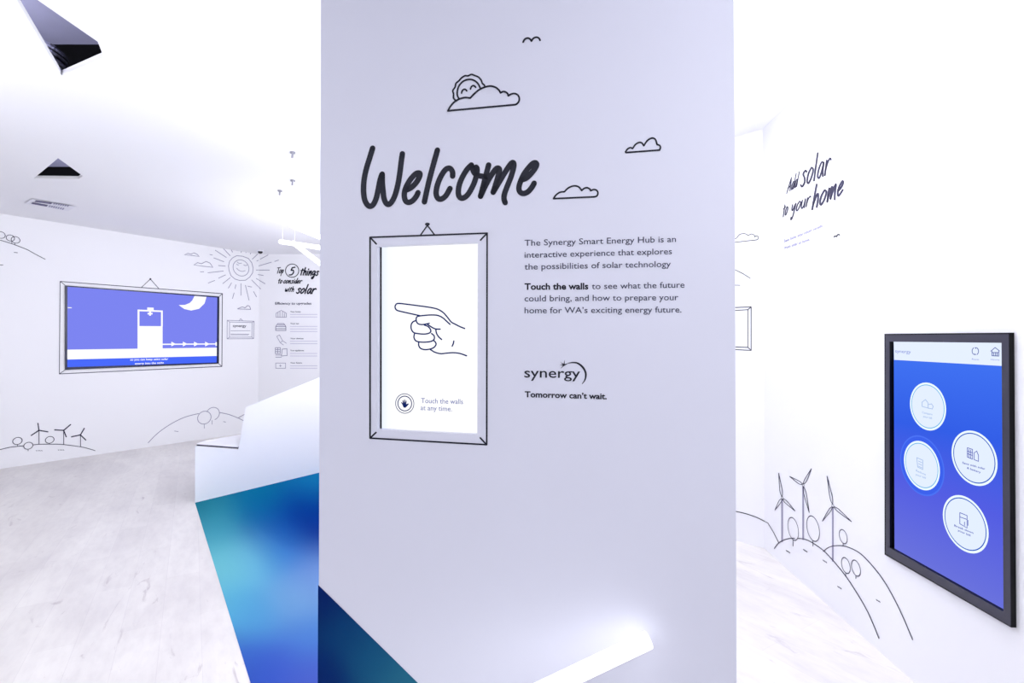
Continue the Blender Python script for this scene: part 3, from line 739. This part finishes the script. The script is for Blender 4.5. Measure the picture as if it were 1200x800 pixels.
a = Art(RPL, SN+.0008); c = z(772, 160)
a.circle(*c, 4.4, .9, 115, 245).circle(*c, 4.4, .9, 295, 425)
a.poly([z(768,125), z(784,128), z(774,142)]).poly([z(762,178), z(766,195), z(780,190)])
a.done('refresh_icon', DEEP, root)
a = Art(RPL, SN+.0008)
for st in ([(908,160),(946,128),(984,158)], [(918,160),(918,200),(978,203),(978,162)], [(918,172),(978,172)], [(932,172),(932,200)], [(950,172),(950,202)], [(964,172),(964,202)]): a.stroke([z(*p) for p in st], .8)
a.done('home_icon', DEEP, root)
z = lambda x, y: (1040+x/3.478, 430+y/3.478)
DISC = emi('button_disc_white', (224, 235, 253)); RIM = emi('button_rim_white', (236, 250, 255)); CY = emi('button_cyan_ring', (110, 180, 226)); BR = emi('button_blue_ring', (32, 88, 190)); HALO = emi('button_halo_blue', (74, 112, 240))
def button(cx, cy, ry, ring, lines, icon_, tm_, halo=False):
    c = z(cx, cy); ry /= 3.478
    if halo: Art(RPL, SN+.0004).circle(*c, ry*1.23, 0, fill=True).done('button_halo', HALO, root)
    if halo: Art(RPL, SN+.0005).circle(*c, ry*1.17, 0, fill=True).done('button_halo', emi('button_halo_inner', (60, 96, 232)), root)
    b = Art(RPL, SN+.0008).circle(*c, ry, 0, fill=True).done('button', RIM, root)
    Art(RPL, SN+.0012).circle(*c, ry*.9, 0, fill=True).done('button_disc', DISC, b)
    Art(RPL, SN+.0016).circle(*c, ry*.9, 1.0 if ring is CY else 1.2).done('button_ring', ring, b)
    a = Art(RPL, SN+.0016)
    for st in icon_: a.stroke([(c[0]+x, c[1]+y) for x, y in st], .8)
    a.done('button_icon', tm_, b)
    a = Art(RPL, SN+.0016)
    for t, p, q in lines: a.text(t, (c[0]+p[0], c[1]+p[1]), (c[0]+q[0], c[1]+q[1]), 2.4, 0.018)
    a.done('button_lettering', tm_, b)
PALE = emi('button_pale_ink', (165, 188, 226)); INKB = emi('button_blue_ink', (82, 92, 178))
button(162,160,97, CY, [('Compare','',''),] and [('Compare',(-6,8),(6,10.5)),('your bill',(-5,12.5),(5.5,15))], [[(-6,0),(-6,-5),(-2,-8),(1,-4),(1,2),(-6,0)], [(1,-2),(5,-3),(7,0),(6,3),(1,2)]], PALE)
button(350,370,110, BR, [('Save with solar',(-13,6.5),(14,14)),('& battery',(-7.5,12.5),(8.5,18))], [[(-7,-12),(-1,-10),(-1,1.5),(-7,-1),(-7,-12)], [(-5.2,-10),(-5.2,-1)], [(-3,-9.5),(-3,0)], [(-7,-8),(-1,-6)], [(-7,-5),(-1,-3)], [(1,-6),(4,-8),(6,-3),(6,4),(1,2),(1,-6)]], INKB)
button(137,400,98, CY, [('Reduce',(-6,7),(5.5,12)),('your bill',(-6.5,11.5),(5.5,16))], [[(-5,-9),(2,-6),(2,5),(-4,2),(-5,-9)], [(-3,-5),(1,-3)], [(-3,-2),(1,0)], [(-3,1),(1,3)]], PALE, True)
button(314,638,112, BR, [('Break down',(-12,3),(10.5,12)),('your bill',(-8,8.5),(7,15))], [[(-5.5,-13),(3,-9.5),(3,5),(-5.5,0),(-5.5,-13)], [(-5.5,-8),(3,-5)], [(0,-2),(0,2)], [(4,-4),(4,2)]], INKB)

# ---------------------------------------------------------------- white faceted plinth with bench seat, left
ROOT_P = empty('display_plinth', (FA.x, FA.y, 0))
tag(ROOT_P, 'white faceted plinth rising to the right beside the blue floor film', 'plinth')
GLOSSW = mat('white_gloss_laminate', (247, 247, 252), 0.3, 0.45)
FPL = vplane(FA, FB)
P1 = lambda x, y: FPL.hit(x, y)
far3 = FA + fdir*1.6
top_dir = (P1(372,443) - P1(288,477)); t_far = (Vector((far3.x, far3.y, 0)) - P1(288,477))
tz = P1(288,477).z + (P1(372,443).z-P1(288,477).z) * (Vector((t_far.x, t_far.y)).length/Vector((top_dir.x, top_dir.y)).length)
front = [v3(FA), P1(228.6, 522.3), P1(279.2, 526.6), P1(288, 477), Vector((far3.x, far3.y, tz)), v3(far3)]
offs = [Vector((-.12, .42, 0)), Vector((-.12, .42, -.14)), Vector((-.1, .45, -.14)), Vector((-.1, .45, -.06)), Vector((-.1, .45, -.06)), Vector((-.1, .45, 0))]
solid('plinth_body', front, [p+o for p, o in zip(front, offs)], GLOSSW, ROOT_P)
pA, pB = P1(229.5, 521.6), P1(279.0, 525.0)
def at_h(px, py, h): return Plane((0,0,h), (0,0,1), (1,0,0)).hit(px, py)
b4 = [at_h(230.5, 519.2, .515), at_h(279.2, 522.8, .47), at_h(287, 508, .47), at_h(240, 516.4, .515)]
solid('bench_seat', b4, [p - Vector((0, 0, .012)) for p in b4], GLOSSW, ROOT_P, .003)
SG = mat('painted_gap_shade', (60, 58, 76), .6, .2)
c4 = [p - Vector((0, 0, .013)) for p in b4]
solid('seat_gap_shade', c4, [p - Vector((0, 0, .012)) for p in c4], SG, ROOT_P)  # dark strip painting the shade in the gap under the seat

# ---------------------------------------------------------------- emissive tube forming a bright diagonal bar at the foot of the centre panel
LED = emi('glowing_tube_white', (250, 250, 255), 2.4)
CAPM = mat('white_plastic_cap', (235, 235, 245), .4, .4)
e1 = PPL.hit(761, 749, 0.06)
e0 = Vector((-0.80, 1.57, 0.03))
root = empty('glowing_tube', e0); tag(root, 'white glowing tube leaning on the foot of the lettered wall', 'lamp')
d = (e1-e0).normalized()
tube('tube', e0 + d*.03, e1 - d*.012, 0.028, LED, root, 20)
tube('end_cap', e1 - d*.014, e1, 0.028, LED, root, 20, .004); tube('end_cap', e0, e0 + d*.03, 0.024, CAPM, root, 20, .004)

# ---------------------------------------------------------------- pendant LED tubes over the plinth
LED2 = emi('pendant_tube_white', (252, 252, 255), 3.0)
METAL = mat('brushed_metal', (150, 150, 160), .4, .5, metal=.7)
def at_d(px, py, depth): d = ray(px, py); return ORI + d*(depth/d.y)
def pendant(label, hook, a, da, b, db, lab_group=None):
    A, B = at_d(*a, da), at_d(*b, db); H = CEIL.hit(*hook, 0.0)
    r = empty('pendant_led_tube', A); tag(r, label, 'lamp')
    tube('tube', A, B, 0.022, LED2, r, 16, .01)
    W = A + (B-A)*.06
    tube('suspension_wire', Vector((W.x, W.y, W.z+.02)), Vector((W.x, W.y, CEIL_Z-.001)), 0.0022, CAPM, r, 6)
    W2 = A + (B-A)*.9
    tube('suspension_wire', Vector((W2.x, W2.y, W2.z+.02)), Vector((W2.x, W2.y, CEIL_Z-.001)), 0.0022, CAPM, r, 6)
    return r
pendant('upper of the white pendant LED tubes hanging left of the lettered wall', (343, 210), (341, 264), 5.0, (384, 281), 4.6)
pendant('nearly level white pendant LED tube whose end points left at the sun drawing', (328, 222), (328, 283), 5.3, (388, 292), 5.0)
pendant('lowest white pendant LED tube slanting down towards the lettering Top 5 things', (343, 190), (343, 284), 5.15, (385, 316), 4.8)
for k, (x, y) in enumerate(((343, 178), (343, 211), (328, 223))):
    p = CEIL.hit(x, y)
    r = empty('ceiling_hook', p); tag(r, ('small metal ceiling hook nearest the camera, above the pendant tubes', 'middle metal ceiling hook straight above the pendant tubes', 'small metal ceiling hook furthest left above the pendant tubes')[k], 'hook')
    tube('plate', p - Vector((0,0,.012)), p, 0.022, METAL, r, 14)
    tube('eye', p - Vector((.004, 0, .05)), p - Vector((0,0,.012)), 0.009, METAL, r, 10)
p = CEIL.hit(305, 293.6)
r = empty('ceiling_sensor', p); tag(r, 'small black dome sensor on the ceiling above the sun drawing', 'sensor')
tube('base_ring', p - Vector((0,0,.015)), p, 0.055, CAPM, r, 20)
bm = bmesh.new(); bmesh.ops.create_uvsphere(bm, u_segments=16, v_segments=10, radius=.04)
for v in bm.verts: v.co = Vector((v.co.x, v.co.y, min(v.co.z, 0)*1.0)) + p - Vector((0,0,.014))
me = bpy.data.meshes.new('dome'); bm.to_mesh(me); bm.free(); link('dome', me, BLACKM, r)

# ---------------------------------------------------------------- air vent in the ceiling
z = lambda pts: Zm(20, 180, 10, pts)
r = empty('air_vent', CEIL.hit(58, 240)); tag(r, 'white slotted air vent in the ceiling above the left wall', 'vent')
GR = mat('lavender_grey_metal', (236, 236, 244), .5, .4); DK = mat('vent_slot_dark', (105, 102, 132), .7, .2); DK2 = mat('vent_slot_grey', (160, 158, 186), .7, .2)
c3 = lambda pts, o_: [CEIL.hit(x, y, o_) for x, y in z(pts)]
fr = [(85,585),(170,528),(688,622),(600,672)]
solid('vent_frame', c3(fr, .008), c3(fr, .001), GR, r, .002)
for q, mt in (([(203,565),(220,548),(412,575),(398,592)], DK), ([(165,588),(182,570),(362,602),(347,620)], DK), ):
    solid('vent_slot', c3(q, .011), c3(q, .0075), mt, r)
def lerp(a, b, t): return (a[0]+(b[0]-a[0])*t, a[1]+(b[1]-a[1])*t)
for q in ([(420,592),(435,578),(620,607),(605,625)], [(365,622),(382,606),(565,640),(550,660)]):
    for k in range(7):
        t0, t1 = k/7, (k+.6)/7
        qq = [lerp(q[0], q[3], t0), lerp(q[1], q[2], t0), lerp(q[1], q[2], t1), lerp(q[0], q[3], t1)]
        solid('vent_slot', c3(qq, .011), c3(qq, .0075), DK2, r)
for o in bpy.data.objects:
    if '_wl' in o.keys(): del o['_wl']
